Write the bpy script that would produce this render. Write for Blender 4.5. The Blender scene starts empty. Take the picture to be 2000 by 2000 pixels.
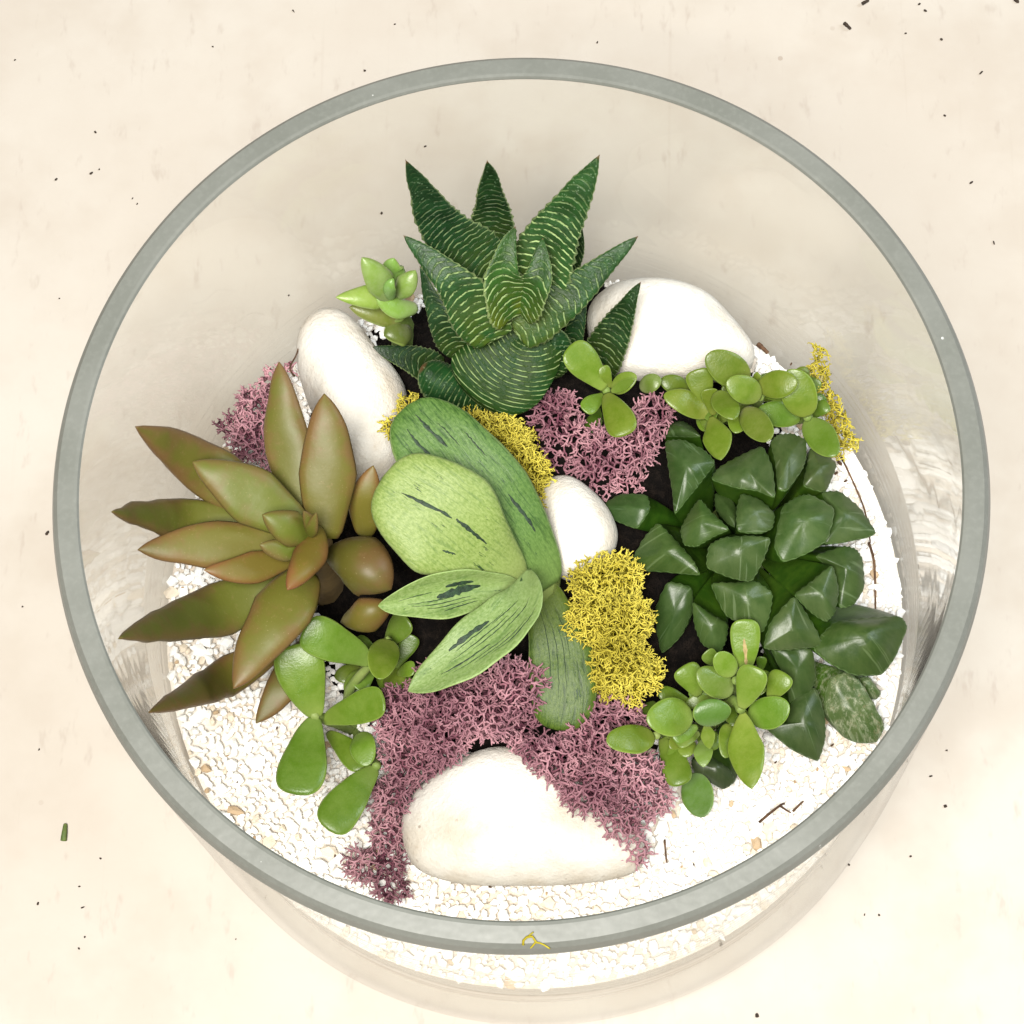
import bpy, math, random
from mathutils import Vector, Matrix, noise
random.seed(7)
S = bpy.context.scene
C = S.collection

# ------------------------------------------------------------------ camera
R = 0.10                       # outer radius of the glass bowl (m)
H = 1.5495 * R                 # bowl height
ZG = (1.5495 - 1.139) * R      # height of the gravel surface
F_PX = 5190.5                  # focal length in pixels of a 2000 px picture
th, roll, yaw = 0.3002, -0.0042, 0.0358
CAM = Vector((0.1888 * R, -1.7355 * R, 5.365 * R + H))
ROT = Matrix.Rotation(th, 3, 'X') @ Matrix.Rotation(yaw, 3, 'Y') @ Matrix.Rotation(roll, 3, 'Z')
cd = bpy.data.cameras.new('camera'); cam = bpy.data.objects.new('camera', cd); C.objects.link(cam)
cam.matrix_world = Matrix.Translation(CAM) @ ROT.to_4x4()
cd.sensor_width = 36; cd.lens = F_PX / 2000 * 36; cd.clip_start = 0.01; cd.clip_end = 50
S.camera = cam
# ------------------------------------------------------------------ light
w = bpy.data.worlds.new('World'); S.world = w; w.use_nodes = True
bg = w.node_tree.nodes['Background']; bg.inputs[0].default_value = (1.0, 0.97, 0.93, 1); bg.inputs[1].default_value = 0.06
def area(name, loc, target, size, power, col):
    d = bpy.data.lights.new(name, 'AREA'); d.shape = 'RECTANGLE'; d.size, d.size_y = size; d.energy = power; d.color = col
    o = bpy.data.objects.new(name, d); C.objects.link(o); o.location = loc
    o.rotation_euler = (Vector(target) - Vector(loc)).to_track_quat('-Z', 'Y').to_euler(); return o
area('ceiling_light', (-0.10, -0.50, 1.65), (0, 0, 0.05), (0.62, 0.55), 62, (1.0, 0.965, 0.90))
area('window_light', (1.35, 0.55, 1.05), (0, 0, 0.08), (0.30, 0.9), 16, (0.80, 0.90, 1.0))
S.render.engine = 'CYCLES'
S.cycles.transparent_max_bounces = 12; S.cycles.max_bounces = 4; S.cycles.diffuse_bounces = 3; S.cycles.glossy_bounces = 2
S.view_settings.view_transform = 'Standard'; S.view_settings.look = 'None'
S.view_settings.gamma = 1; S.view_settings.use_curve_mapping = False
S.view_settings.exposure = 0.28
S.render.resolution_x = S.render.resolution_y = 1024

# ------------------------------------------------------------------ helpers
def ray(px, py):
    return (ROT @ Vector(((px - 1000) / F_PX, -(py - 1000) / F_PX, -1.0)))
def P(px, py, h, rmax=0.0915):
    """point h centimetres above the gravel that the photograph shows at px, py; kept inside the glass"""
    d = ray(px, py)
    for k in range(60):
        z = ZG + h * 0.01
        t = (z - CAM.z) / d.z
        p = CAM + d * t
        if rmax is None or math.hypot(p.x, p.y) <= rmax: return p
        h += 0.12
    return p
def PT(px, py, z=0.0):
    d = ray(px, py); return CAM + d * ((z - CAM.z) / d.z)
def mpp(p):                    # metres per pixel at p
    return -((ROT.transposed() @ (p - CAM)).z) / F_PX

def mesh(name, verts, faces, mat, parent=None, smooth=True, uvs=None, loc=None):
    me = bpy.data.meshes.new(name)
    me.from_pydata([tuple(v) for v in verts], [], faces)
    if uvs:
        for ln, data in uvs.items():
            lay = me.uv_layers.new(name=ln)
            flat = [0.0] * (2 * len(me.loops))
            for l in me.loops:
                a = data[l.vertex_index]; flat[2*l.index] = a[0]; flat[2*l.index+1] = a[1]
            lay.data.foreach_set('uv', flat)
    if smooth: me.polygons.foreach_set('use_smooth', [True] * len(me.polygons))
    if mat: me.materials.append(mat)
    me.update()
    o = bpy.data.objects.new(name, me); C.objects.link(o)
    if parent:
        o.parent = parent
        o.matrix_parent_inverse = Matrix.Translation(-parent.location)
    return o
def tag(o, label, cat, group=None, kind=None):
    if label: o['label'] = label
    if cat: o['category'] = cat
    if group: o['group'] = group
    if kind: o['kind'] = kind
    return o
def thing(name, loc, label, cat, group=None):
    o = bpy.data.objects.new(name, None); C.objects.link(o); o.location = loc; o.empty_display_size = 0.01
    return tag(o, label, cat, group)
def center(o):                 # put a one-mesh thing's origin at its lowest middle point
    me = o.data; n = len(me.vertices)
    xs = [v.co for v in me.vertices]
    c = Vector((sum(v.x for v in xs)/n, sum(v.y for v in xs)/n, min(v.z for v in xs)))
    for v in me.vertices: v.co -= c
    o.location = c; return o

# ------------------------------------------------------------------ node materials
class N:
    def __init__(s, name):
        s.m = bpy.data.materials.new(name); s.m.use_nodes = True; s.t = s.m.node_tree
        s.t.nodes.clear(); s.out = s.t.nodes.new('ShaderNodeOutputMaterial')
    def n(s, typ, **kw):
        nd = s.t.nodes.new(typ)
        for k, v in kw.items():
            if k.startswith('_'): setattr(nd, k[1:], v)
            else:
                key = int(k[1:]) if k[0] == 'i' and k[1:].isdigit() else k.replace('__', ' ')
                s.set(nd.inputs[key], v)
        return nd
    def set(s, inp, v):
        if isinstance(v, bpy.types.NodeSocket): s.t.links.new(v, inp)
        elif isinstance(v, bpy.types.Node): s.t.links.new(v.outputs[0], inp)
        else:
            if hasattr(inp.default_value, '__len__') and len(inp.default_value) == 4 and len(v) == 3: v = (*v, 1)
            inp.default_value = v
    def math(s, op, a, b=0.0, c=None, clamp=False):
        nd = s.n('ShaderNodeMath', _operation=op, _use_clamp=clamp); s.set(nd.inputs[0], a); s.set(nd.inputs[1], b)
        if c is not None: s.set(nd.inputs[2], c)
        return nd.outputs[0]
    def mix(s, f, a, b, blend='MIX'):
        nd = s.n('ShaderNodeMix', _data_type='RGBA', _blend_type=blend)
        s.set(nd.inputs[0], f); s.set(nd.inputs[6], a); s.set(nd.inputs[7], b); return nd.outputs[2]
    def step(s, x, lo, hi):
        nd = s.n('ShaderNodeMapRange', _interpolation_type='SMOOTHSTEP'); s.set(nd.inputs[0], x)
        nd.inputs[1].default_value = lo; nd.inputs[2].default_value = hi; return nd.outputs[0]
    def noise(s, vec, scale, detail=3, rough=.55, dist=0.0):
        nd = s.n('ShaderNodeTexNoise', Scale=scale, Detail=detail, Roughness=rough, Distortion=dist)
        if vec is not None: s.set(nd.inputs['Vector'], vec)
        return nd.outputs[0]
    def uv(s, name):
        nd = s.n('ShaderNodeUVMap'); nd.uv_map = name
        sp = s.n('ShaderNodeSeparateXYZ', Vector=nd.outputs[0]); return nd.outputs[0], sp.outputs[0], sp.outputs[1]
    def scale(s, vec, sc):
        nd = s.n('ShaderNodeMapping'); s.set(nd.inputs[0], vec); nd.inputs['Scale'].default_value = sc; return nd.outputs[0]
    def off(s, vec, loc):
        nd = s.n('ShaderNodeVectorMath', _operation='ADD'); s.set(nd.inputs[0], vec); s.set(nd.inputs[1], loc); return nd.outputs[0]
    def objrand(s): return s.n('ShaderNodeObjectInfo')
    def pos(s): return s.n('ShaderNodeTexCoord').outputs['Object']
    def bump(s, h, strength, dist):
        nd = s.n('ShaderNodeBump', Strength=strength, Distance=dist); s.set(nd.inputs['Height'], h); return nd.outputs[0]
    def principled(s, col, rough=.5, normal=None, spec=.5, sss=0, **kw):
        p = s.n('ShaderNodeBsdfPrincipled'); s.set(p.inputs['Base Color'], col); s.set(p.inputs['Roughness'], rough)
        p.inputs['Specular IOR Level'].default_value = spec
        if normal is not None: s.set(p.inputs['Normal'], normal)
        if sss:
            p.inputs['Subsurface Weight'].default_value = sss; p.inputs['Subsurface Scale'].default_value = 0.0025
            p.inputs['Subsurface Radius'].default_value = (0.6, 1.0, 0.25)
        for k, v in kw.items(): s.set(p.inputs[k.replace('__', ' ')], v)
        s.t.links.new(p.outputs[0], s.out.inputs[0]); return s.m

def m_table():
    k = N('cream_laminate'); p = k.pos()
    big = k.noise(p, 11, 4, .6); mid = k.noise(p, 26, 4, .6); fine = k.noise(p, 700, 2)
    c = k.mix(k.step(big, .3, .7), (.384, .348, .304), (.415, .386, .345))
    c = k.mix(k.math('MULTIPLY', k.step(mid, .42, .68), .75), c, (.362, .322, .276))
    sm = k.noise(k.scale(p, (60, 22, 1)), 3, 3, .7)
    c = k.mix(k.math('MULTIPLY', k.step(sm, .58, .76), .42), c, (.27, .225, .19))
    wv = k.noise(k.scale(p, (340, 9, 1)), 1, 3, .6, .4)
    c = k.mix(k.math('MULTIPLY', k.step(wv, .66, .76), .10), c, (.26, .21, .165))
    sp = k.n('ShaderNodeTexVoronoi', Vector=p, Scale=95.0)
    dots = k.math('MULTIPLY', k.math('LESS_THAN', sp.outputs[0], .07), k.step(k.noise(p, 18, 2), .56, .66))
    c = k.mix(k.math('MULTIPLY', dots, .5), c, (.22, .17, .13))
    c = k.mix(k.math('MULTIPLY', fine, .10), c, (.33, .29, .24))
    return k.principled(c, .45, None, .3)
def m_glass():
    k = N('clear_glass')
    lw = k.n('ShaderNodeLayerWeight'); lw.inputs[0].default_value = .5
    fr = k.math('ADD', .025, k.math('MULTIPLY', .98, k.math('POWER', lw.outputs['Facing'], 9.5)))
    p = k.pos()
    tr = k.n('ShaderNodeBsdfTransparent'); k.set(tr.inputs[0], (.985, .985, .972))
    gl = k.n('ShaderNodeBsdfGlossy'); gl.inputs['Roughness'].default_value = .035
    wob = k.noise(p, 50, 1, .5)
    k.set(gl.inputs['Normal'], k.bump(wob, .05, .003))
    mx = k.n('ShaderNodeMixShader'); k.set(mx.inputs[0], fr); k.set(mx.inputs[1], tr); k.set(mx.inputs[2], gl)
    k.t.links.new(mx.outputs[0], k.out.inputs[0]); return k.m
def m_rim():
    k = N('ground_glass_edge'); p = k.pos()
    a = k.noise(p, 42, 4, .6); b = k.noise(p, 900, 3)
    c = k.mix(k.step(a, .3, .7), (.118, .124, .110), (.142, .148, .134))
    c = k.mix(k.math('MULTIPLY', k.step(b, .4, .8), .3), c, (.18, .188, .17))
    v = k.n('ShaderNodeTexVoronoi', Vector=p, Scale=520.0)
    chips = k.math('MULTIPLY', k.math('LESS_THAN', v.outputs[0], .16), k.step(k.noise(p, 45, 2), .62, .68))
    c = k.mix(chips, c, (.85, .86, .84))
    return k.principled(c, .36, k.bump(a, .3, .0012), .32)
def m_bed():
    k = N('gravel_bed'); p = k.pos()
    lay = k.noise(k.scale(p, (14, 14, 260)), 2, 4, .65)
    sp = k.noise(p, 480, 3, .7)
    c = k.mix(k.step(lay, .3, .7), (.60, .52, .43), (.84, .80, .74))
    c = k.mix(k.math('MULTIPLY', k.step(sp, .5, .8),   .3), c, (.50, .38, .27))
    return k.principled(c, .9, k.bump(sp, .8, .001), .2)
def m_gravel():
    k = N('white_gravel'); a = k.n('ShaderNodeVertexColor'); a.layer_name = 'tone'
    p = k.pos()
    c = k.mix(k.math('MULTIPLY', k.step(k.noise(p, 900, 3, .7), .5, .75), .15), a.outputs[0], (.70, .57, .42))
    return k.principled(c, .75, None, .3)
def m_soil():
    k = N('dark_soil'); p = k.pos()
    a = k.noise(p, 420, 5, .75)
    c = k.mix(k.step(a, .4, .75), (.004, .003, .0025), (.017, .012, .009))
    return k.principled(c, .95, k.bump(a, 1, .003), .1)
def m_pebble():
    k = N('white_pebble'); p = k.pos()
    a = k.noise(p, 60, 4, .6); b = k.noise(p, 420, 4, .7)
    c = k.mix(k.step(a, .35, .75), (.64, .615, .56), (.50, .44, .355))
    c = k.mix(k.math('MULTIPLY', k.step(b, .56, .78), .5), c, (.42, .34, .25))
    v = k.n('ShaderNodeTexVoronoi', Vector=p, Scale=260.0)
    pit = k.math('MULTIPLY', k.math('LESS_THAN', v.outputs[0], .12), k.step(k.noise(p, 70, 2), .52, .64))
    c = k.mix(k.math('MULTIPLY', pit, .75), c, (.28, .22, .17))
    return k.principled(c, .72, k.bump(k.math('ADD', b, k.math('MULTIPLY', k.noise(p, 1300, 3, .7), .5)), .5, .0009), .25)
def tinted(k, c, f=.56):
    oi = k.objrand(); return k.mix(1.0, k.mix(1.0, c, oi.outputs['Color'], 'MULTIPLY'), (f, f, f), 'MULTIPLY')
def m_zebra(fq=6.4, wb=.7, amt=.85, shell=False):
    k = N('ridged_leaf' if shell else 'banded_leaf'); _, v, u = k.uv('UVMap'); mv, mx, ms = k.uv('metric')
    oi = k.objrand(); o3 = k.n('ShaderNodeCombineXYZ', X=k.math('MULTIPLY', oi.outputs['Random'], 37.0))
    q = k.off(mv, o3)
    av = k.math('ABSOLUTE', k.math('SUBTRACT', k.math('MULTIPLY', v, 2.0), 1.0))
    base = k.mix(k.step(u, .0, .55), (.075, .125, .014), (.014, .050, .012))
    nz = k.noise(q, 2.2, 3, .6)
    base = k.mix(k.step(nz, .35, .7), base, (.022, .085, .020))
    wob = k.math('MULTIPLY', k.math('SUBTRACT', k.noise(k.scale(q, (2.2, .9, 1)), 1.6, 2), .5), 1.25)
    ph = k.math('ADD', k.math('ADD', k.math('MULTIPLY', ms, fq), k.math('MULTIPLY', k.math('POWER', av, 2.0), 1.3 if shell else 1.25)), k.math('MULTIPLY', wob, wb))
    wave = k.math('SINE', k.math('MULTIPLY', ph, 6.283))
    ridge = k.step(wave, .42, .92)
    brk = k.step(k.noise(k.scale(q, (3.2, 6, 1)), 1.3, 3, .65), .40, .55)
    fade = k.step(u, .80, .45)
    ridge = k.math('MULTIPLY', k.math('MULTIPLY', ridge, brk), k.math('ADD', .12, k.math('MULTIPLY', fade, .88)))
    wart = k.n('ShaderNodeTexVoronoi', Vector=q, Scale=9.0)
    wt = k.math('MULTIPLY', k.math('LESS_THAN', wart.outputs[0], .2), k.step(u, .45, .75))
    c = tinted(k, base)
    c = k.mix(k.math('MULTIPLY', ridge, k.math('ADD', amt * .5, k.math('MULTIPLY', oi.outputs['Random'], amt * .5))), c, (.31, .42, .17))
    c = k.mix(k.math('MULTIPLY', wt, .45), c, (.14, .22, .12))
    edge = k.step(av, .93, .99)
    c = k.mix(k.math('MULTIPLY', edge, .5), c, (.30, .38, .16))
    tip = k.step(u, .95, 1.0)
    c = k.mix(k.math('MULTIPLY', tip, .6), c, (.16, .06, .03))
    h = k.math('ADD', ridge, k.math('ADD', k.math('MULTIPLY', wt, .7), k.math('MULTIPLY', k.noise(q, 14, 2), .25)))
    return k.principled(c, .46, k.bump(h, .7, .0008), .10 if shell else .24)
def m_bronze():
    k = N('bronze_leaf'); _, v, u = k.uv('UVMap'); mv, mx, ms = k.uv('metric')
    oi = k.objrand(); q = k.off(mv, k.n('ShaderNodeCombineXYZ', X=k.math('MULTIPLY', oi.outputs['Random'], 41.0)))
    av = k.math('ABSOLUTE', k.math('SUBTRACT', k.math('MULTIPLY', v, 2.0), 1.0))
    nz = k.noise(q, 1.6, 4, .6)
    f = k.math('ADD', k.math('ADD', k.math('MULTIPLY', k.math('POWER', av, 2.0), .55), k.math('MULTIPLY', k.math('POWER', u, 2.0), .50)), k.math('MULTIPLY', k.math('SUBTRACT', nz, .5), 1.3))
    c = k.mix(k.step(f, .12, .78), (.160, .160, .026), (.210, .130, .045))
    c = k.mix(k.step(f, .75, 1.25), c, (.235, .118, .058))
    c = k.mix(k.math('MULTIPLY', k.step(k.noise(q, 5, 4, .7), .55, .75), .35), c, (.30, .22, .09))
    c = tinted(k, c)
    c = k.mix(k.math('MULTIPLY', k.step(k.noise(q, 22, 2), .68, .74), .25), c, (.45, .36, .2))
    return k.principled(c, .48, k.bump(nz, .12, .001), .28)
def m_gasteria(light=False):
    k = N('pale_mottled_leaf' if light else 'mottled_leaf'); _, v, u = k.uv('UVMap'); mv, mx, ms = k.uv('metric')
    oi = k.objrand(); q = k.off(mv, k.n('ShaderNodeCombineXYZ', X=k.math('MULTIPLY', oi.outputs['Random'], 29.0)))
    av = k.math('ABSOLUTE', k.math('SUBTRACT', k.math('MULTIPLY', v, 2.0), 1.0))
    st = k.noise(k.scale(q, (7, .75, 1)), 1.4, 4, .7, .3)
    mot = k.noise(k.scale(q, (9, 5, 1)), 2.0, 4, .7)
    c = k.mix(k.step(mot, .3, .7), *(((.205, .315, .065), (.36, .47, .155)) if light else ((.125, .245, .050), (.285, .42, .125))))
    c = k.mix(k.math('MULTIPLY', k.step(st, .52, .64), .42 if light else .8), c, (.070, .165, .030) if light else (.050, .130, .024))
    c = k.mix(k.math('MULTIPLY', k.step(u, .42, .0), .65), c, (.36, .46, .15))
    c = tinted(k, c)
    sc = k.noise(k.scale(q, (4.5, .8, 1)), 1.2, 5, .75)
    scar = k.math('MULTIPLY', k.step(sc, .615, .65), k.step(av, .85, .6))
    c = k.mix(k.math('MULTIPLY', scar, .92), c, (.010, .032, .012))
    edge = k.step(av, .94, .99)
    c = k.mix(k.math('MULTIPLY', edge, .55), c, (.34, .46, .17))
    hh = k.math('SUBTRACT', k.math('ADD', st, k.math('MULTIPLY', mot, .5)), k.math('MULTIPLY', scar, .8))
    return k.principled(c, .46, k.bump(hh, .22, .0011), .28)
def m_jade():
    k = N('jade_leaf'); _, v, u = k.uv('UVMap'); mv, mx, ms = k.uv('metric')
    oi = k.objrand(); q = k.off(mv, k.n('ShaderNodeCombineXYZ', X=k.math('MULTIPLY', oi.outputs['Random'], 23.0)))
    av = k.math('ABSOLUTE', k.math('SUBTRACT', k.math('MULTIPLY', v, 2.0), 1.0))
    nz = k.noise(q, 3.0, 4, .65)
    c = k.mix(k.step(nz, .3, .7), (.165, .290, .020), (.225, .345, .045))
    c = k.mix(k.math('MULTIPLY', k.step(u, .4, .02), .6), c, (.36, .46, .10))
    sp = k.noise(q, 19, 3, .6)
    c = k.mix(k.math('MULTIPLY', k.step(sp, .56, .7), .3), c, (.26, .40, .09))
    c = tinted(k, c)
    edge = k.step(av, .90, .99)
    c = k.mix(k.math('MULTIPLY', edge, .45), c, (.30, .42, .09))
    return k.principled(c, .34, k.bump(k.math('ADD', nz, k.math('MULTIPLY', sp, .5)), .14, .001), .32)
def m_retuse(scar=False):
    k = N('scarred_dark_leaf' if scar else 'windowed_dark_leaf'); _, fl, rr = k.uv('UVMap'); mv, mx, ms = k.uv('metric')
    oi = k.objrand(); q = k.off(mv, k.n('ShaderNodeCombineXYZ', X=k.math('MULTIPLY', oi.outputs['Random'], 31.0)))
    nz = k.noise(q, 2.4, 4, .6)
    side = k.mix(k.step(nz, .3, .7), (.030, .085, .006), (.056, .125, .010))
    face = k.mix(k.step(nz, .3, .7), (.042, .084, .018), (.080, .125, .038))
    ln = k.noise(k.scale(q, (5.2, .55, 1)), 1.5, 3, .6, .25)
    line = k.math('MULTIPLY', k.step(ln, .60, .66), k.step(ln, .76, .69))
    face = k.mix(k.math('MULTIPLY', line, .32), face, (.26, .34, .19))
    c = k.mix(k.step(fl, .35, .65), side, face)
    c = tinted(k, c)
    edge = k.math('MULTIPLY', k.step(fl, .40, .5), k.step(fl, .62, .52))
    c = k.mix(k.math('MULTIPLY', edge, .35), c, (.16, .25, .10))
    if scar:
        s1 = k.noise(k.scale(q, (3, 3, 1)), 2.2, 5, .8)
        c = k.mix(k.math('MULTIPLY', k.step(s1, .46, .66), .5), c, (.36, .37, .26))
        c = k.mix(k.math('MULTIPLY', k.step(k.noise(q, 6, 4, .8), .56, .66), .5), c, (.20, .17, .10))
    return k.principled(c, .38, k.bump(k.math('ADD', nz, k.math('MULTIPLY', k.noise(q, 24, 2), .12)), .15, .001), .30)
def m_plain(name, a, b, sc=60, rough=.6, bump=.3):
    k = N(name); p = k.pos(); nz = k.noise(p, sc, 4, .65)
    return k.principled(k.mix(k.step(nz, .3, .7), a, b), rough, k.bump(nz, bump, .001), .35)
def m_moss(name, a, b, c2):
    k = N(name); p = k.pos(); nz = k.noise(p, 55, 3, .6); fi = k.noise(p, 500, 1, .6)
    at = k.n('ShaderNodeVertexColor'); at.layer_name = 'tone'
    tip = k.n('ShaderNodeSeparateColor'); k.set(tip.inputs[0], at.outputs[0])
    c = k.mix(k.step(nz, .35, .65), a, b)
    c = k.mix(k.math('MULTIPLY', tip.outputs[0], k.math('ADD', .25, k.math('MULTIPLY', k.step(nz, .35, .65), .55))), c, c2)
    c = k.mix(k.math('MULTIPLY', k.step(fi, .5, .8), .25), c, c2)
    return k.principled(c, .8, None, .2)

MT = m_table(); MG = m_glass(); MR = m_rim(); MB = m_bed(); MGR = m_gravel(); MS = m_soil(); MP = m_pebble()
MZ = m_zebra(5.4, .7, .95); MZ3 = m_zebra(5.8, .8, .42); MZ2 = m_zebra(8.5, .35, .75, True); MBZ = m_bronze(); MGA = m_gasteria(); MGL = m_gasteria(True); MJ = m_jade(); MH = m_retuse(); MHS = m_retuse(True)
MST = m_plain('green_stem', (.11, .17, .03), (.17, .22, .06), 120)
MSB = m_plain('brown_stem', (.12, .08, .035), (.20, .14, .06), 120)
MTW = m_plain('dry_twig', (.045, .022, .012), (.13, .07, .035), 400, .9)
MCR = m_plain('soil_crumb', (.012, .009, .007), (.05, .032, .02), 600, .9)
MTAN = m_plain('tan_bark', (.34, .21, .11), (.52, .36, .21), 300, .9)
MDRY = m_plain('dry_leaf_scar', (.20, .14, .055), (.32, .25, .11), 500, .8)
MSCAR = m_plain('dark_scar_tissue', (.004, .012, .005), (.016, .040, .016), 900, .6)
MLF = m_plain('green_fragment', (.05, .085, .02), (.10, .13, .03), 300, .7)
MPU = m_moss('mauve_lichen', (.098, .027, .046), (.245, .100, .128), (.46, .262, .288))
MYE = m_moss('yellow_lichen', (.225, .185, .010), (.355, .290, .018), (.60, .52, .090))

# ------------------------------------------------------------------ table
t = mesh('table_top', [(-1.2, -1.2, 0), (1.2, -1.2, 0), (1.2, 1.2, 0), (-1.2, 1.2, 0), (-1.2, -1.2, -.03), (1.2, -1.2, -.03), (1.2, 1.2, -.03), (-1.2, 1.2, -.03)],
         [(0, 1, 2, 3), (7, 6, 5, 4), (0, 4, 5, 1), (1, 5, 6, 2), (2, 6, 7, 3), (3, 7, 4, 0)], MT, smooth=False)
tag(t, 'cream laminate table top with faint scratches', None, kind='structure')

# ------------------------------------------------------------------ glass bowl
def lathe(name, prof, mat, parent, n=192, smooth=True, crisp=False):
    vs = []; fs = []
    if crisp: prof = [q for i in range(len(prof) - 1) for q in (prof[i], prof[i + 1])]
    for i in range(n):
        a = 2 * math.pi * i / n
        for r, z in prof: vs.append((r * math.cos(a), r * math.sin(a), z))
    m = len(prof)
    for i in range(n):
        j = (i + 1) % n
        for k in range(0, m - 1, 2 if crisp else 1): fs.append((i*m+k, j*m+k, j*m+k+1, i*m+k+1))
    return mesh(name, vs, fs, mat, parent, smooth)
RI = R * (1 - .061)
bowl = thing('glass_bowl', (0, 0, 0), 'clear round glass bowl with thick grey ground rim holding the whole succulent garden', 'bowl')
zr = H - .0045
wall_prof = [(.0005, .0012), (.90 * R, .0012), (.965 * R, .0025), (.985 * R, .0065), (.99 * R, .012), (.999 * R, .05), (R, .09), (R, zr)]
lathe('outer_wall', wall_prof, MG, bowl)
lathe('inner_wall', [(RI, H - .0009), (RI, ZG + .030)] + [(RI + .00022 * math.sin(i * math.pi / 2), ZG + .029 - i * .0011) for i in range(1, 22)] + [(RI, ZG + .003), (RI, .035), (RI * .985, .012), (RI * .95, .0085), (.0005, .0085)], MG, bowl)
rim_prof = [(RI + .0001, H - .0012), (RI - .0001, H - .0006), (RI + .0003, H - .0001), (RI + .0010, H), (R - .0016, H - .0002), (R - .0006, H - .0014), (R + .0001, H - .0036), (R + .0001, H - .0048), (RI + .003, H - .0050), (RI + .0001, H - .0012)]
lathe('rim', rim_prof, MR, bowl, 256, True, True)

# ------------------------------------------------------------------ fill: bed, soil, gravel
bedr = RI - .0006
prof = [(.0005, .0095), (bedr * .95, .0095), (bedr, .013), (bedr, ZG - .0012), (.0005, ZG - .0012)]
b = lathe('gravel_bed', prof, MB, None, 128, False); tag(b, 'pale layered grit filling the lower part of the bowl', None, kind='structure')
SC = Vector((.002, .026))      # middle of the soil mound
def soil_h(x, y):
    d = math.hypot(x - SC.x, (y - SC.y) * .93) / .067
    return .024 * max(0, 1 - d ** 2.2)
vs = []; fs = []; ng = 90; idx = {}
for i in range(ng + 1):
    for j in range(ng + 1):
        x = SC.x - .074 + .148 * i / ng; y = SC.y - .080 + .160 * j / ng
        if math.hypot(x, y) > RI - .002: continue
        hh = soil_h(x, y) - .002
        nz = noise.noise(Vector((x, y, 0)) * 260) * .0016 + noise.noise(Vector((x, y, 3)) * 700) * .0009
        idx[i, j] = len(vs); vs.append((x, y, ZG + hh + (nz if hh > 0 else 0)))
for i in range(ng):
    for j in range(ng):
        q = [(i, j), (i+1, j), (i+1, j+1), (i, j+1)]
        if all(a in idx for a in q): fs.append(tuple(idx[a] for a in q))
so = mesh('soil', vs, fs, MS); tag(so, 'dark potting soil heaped under the succulents', None, kind='structure')

ICO_V = []; ICO_F = [(0,11,5),(0,5,1),(0,1,7),(0,7,10),(0,10,11),(1,5,9),(5,11,4),(11,10,2),(10,7,6),(7,1,8),(3,9,4),(3,4,2),(3,2,6),(3,6,8),(3,8,9),(4,9,5),(2,4,11),(6,2,10),(8,6,7),(9,8,1)]
g = (1 + 5 ** .5) / 2
for v in [(-1,g,0),(1,g,0),(-1,-g,0),(1,-g,0),(0,-1,g),(0,1,g),(0,-1,-g),(0,1,-g),(g,0,-1),(g,0,1),(-g,0,-1),(-g,0,1)]: ICO_V.append(Vector(v).normalized())
def chip(vs, fs, col, c, r, tone):
    q = Matrix.Rotation(random.uniform(0, 6.28), 3, 'Z') @ Matrix.Rotation(random.uniform(-.6, .6), 3, 'X')
    sx, sy, sz = r * random.uniform(.8, 1.35), r * random.uniform(.65, 1.05), r * random.uniform(.5, .8)
    n0 = len(vs)
    for v in ICO_V:
        k = random.uniform(.66, 1.15)
        vs.append(c + q @ Vector((v.x * sx * k, v.y * sy * k, v.z * sz * k))); col.append(tone)
    for f in ICO_F: fs.append(tuple(n0 + a for a in f))
vs = []; fs = []; col = []
def tone():
    r = random.random()
    if r < .92: a = random.uniform(.80, .92); return (a, a * .99, a * .96, 1)
    if r < .985: return (.70, .61, .49, 1)
    return (.48, .35, .22, 1)
cells = {}
tries = 0; count = 0
while tries < 110000 and count < 14000:
    tries += 1
    a = random.uniform(0, 6.283); rr = (RI - .0012) * math.sqrt(random.random()); x, y = rr * math.cos(a), rr * math.sin(a)
    if soil_h(x, y) > .0045: continue
    r = random.choice((.0008, .0010, .0012, .0013, .0015, .0018, .0022))
    key = (int(x / .0028 + 100), int(y / .0028 + 100)); ok = True
    for dx in (-1, 0, 1):
        for dy in (-1, 0, 1):
            for (ox, oy, orr) in cells.get((key[0]+dx, key[1]+dy), ()):
                if (ox-x)**2 + (oy-y)**2 < ((r + orr) * .62) ** 2: ok = False
    if not ok: continue
    cells.setdefault(key, []).append((x, y, r)); count += 1
    chip(vs, fs, col, Vector((x, y, ZG + max(0, soil_h(x, y) - .001) + random.uniform(-.0003, .0009))), r, tone())
gr = mesh('white_gravel', vs, fs, MGR, None, False)
ca = gr.data.color_attributes.new('tone', 'FLOAT_COLOR', 'POINT'); ca.data.foreach_set('color', [c for t4 in col for c in t4])
tag(gr, 'fine white angular gravel spread over the bowl floor', 'gravel', kind='stuff')
print('gravel chips', count)

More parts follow.
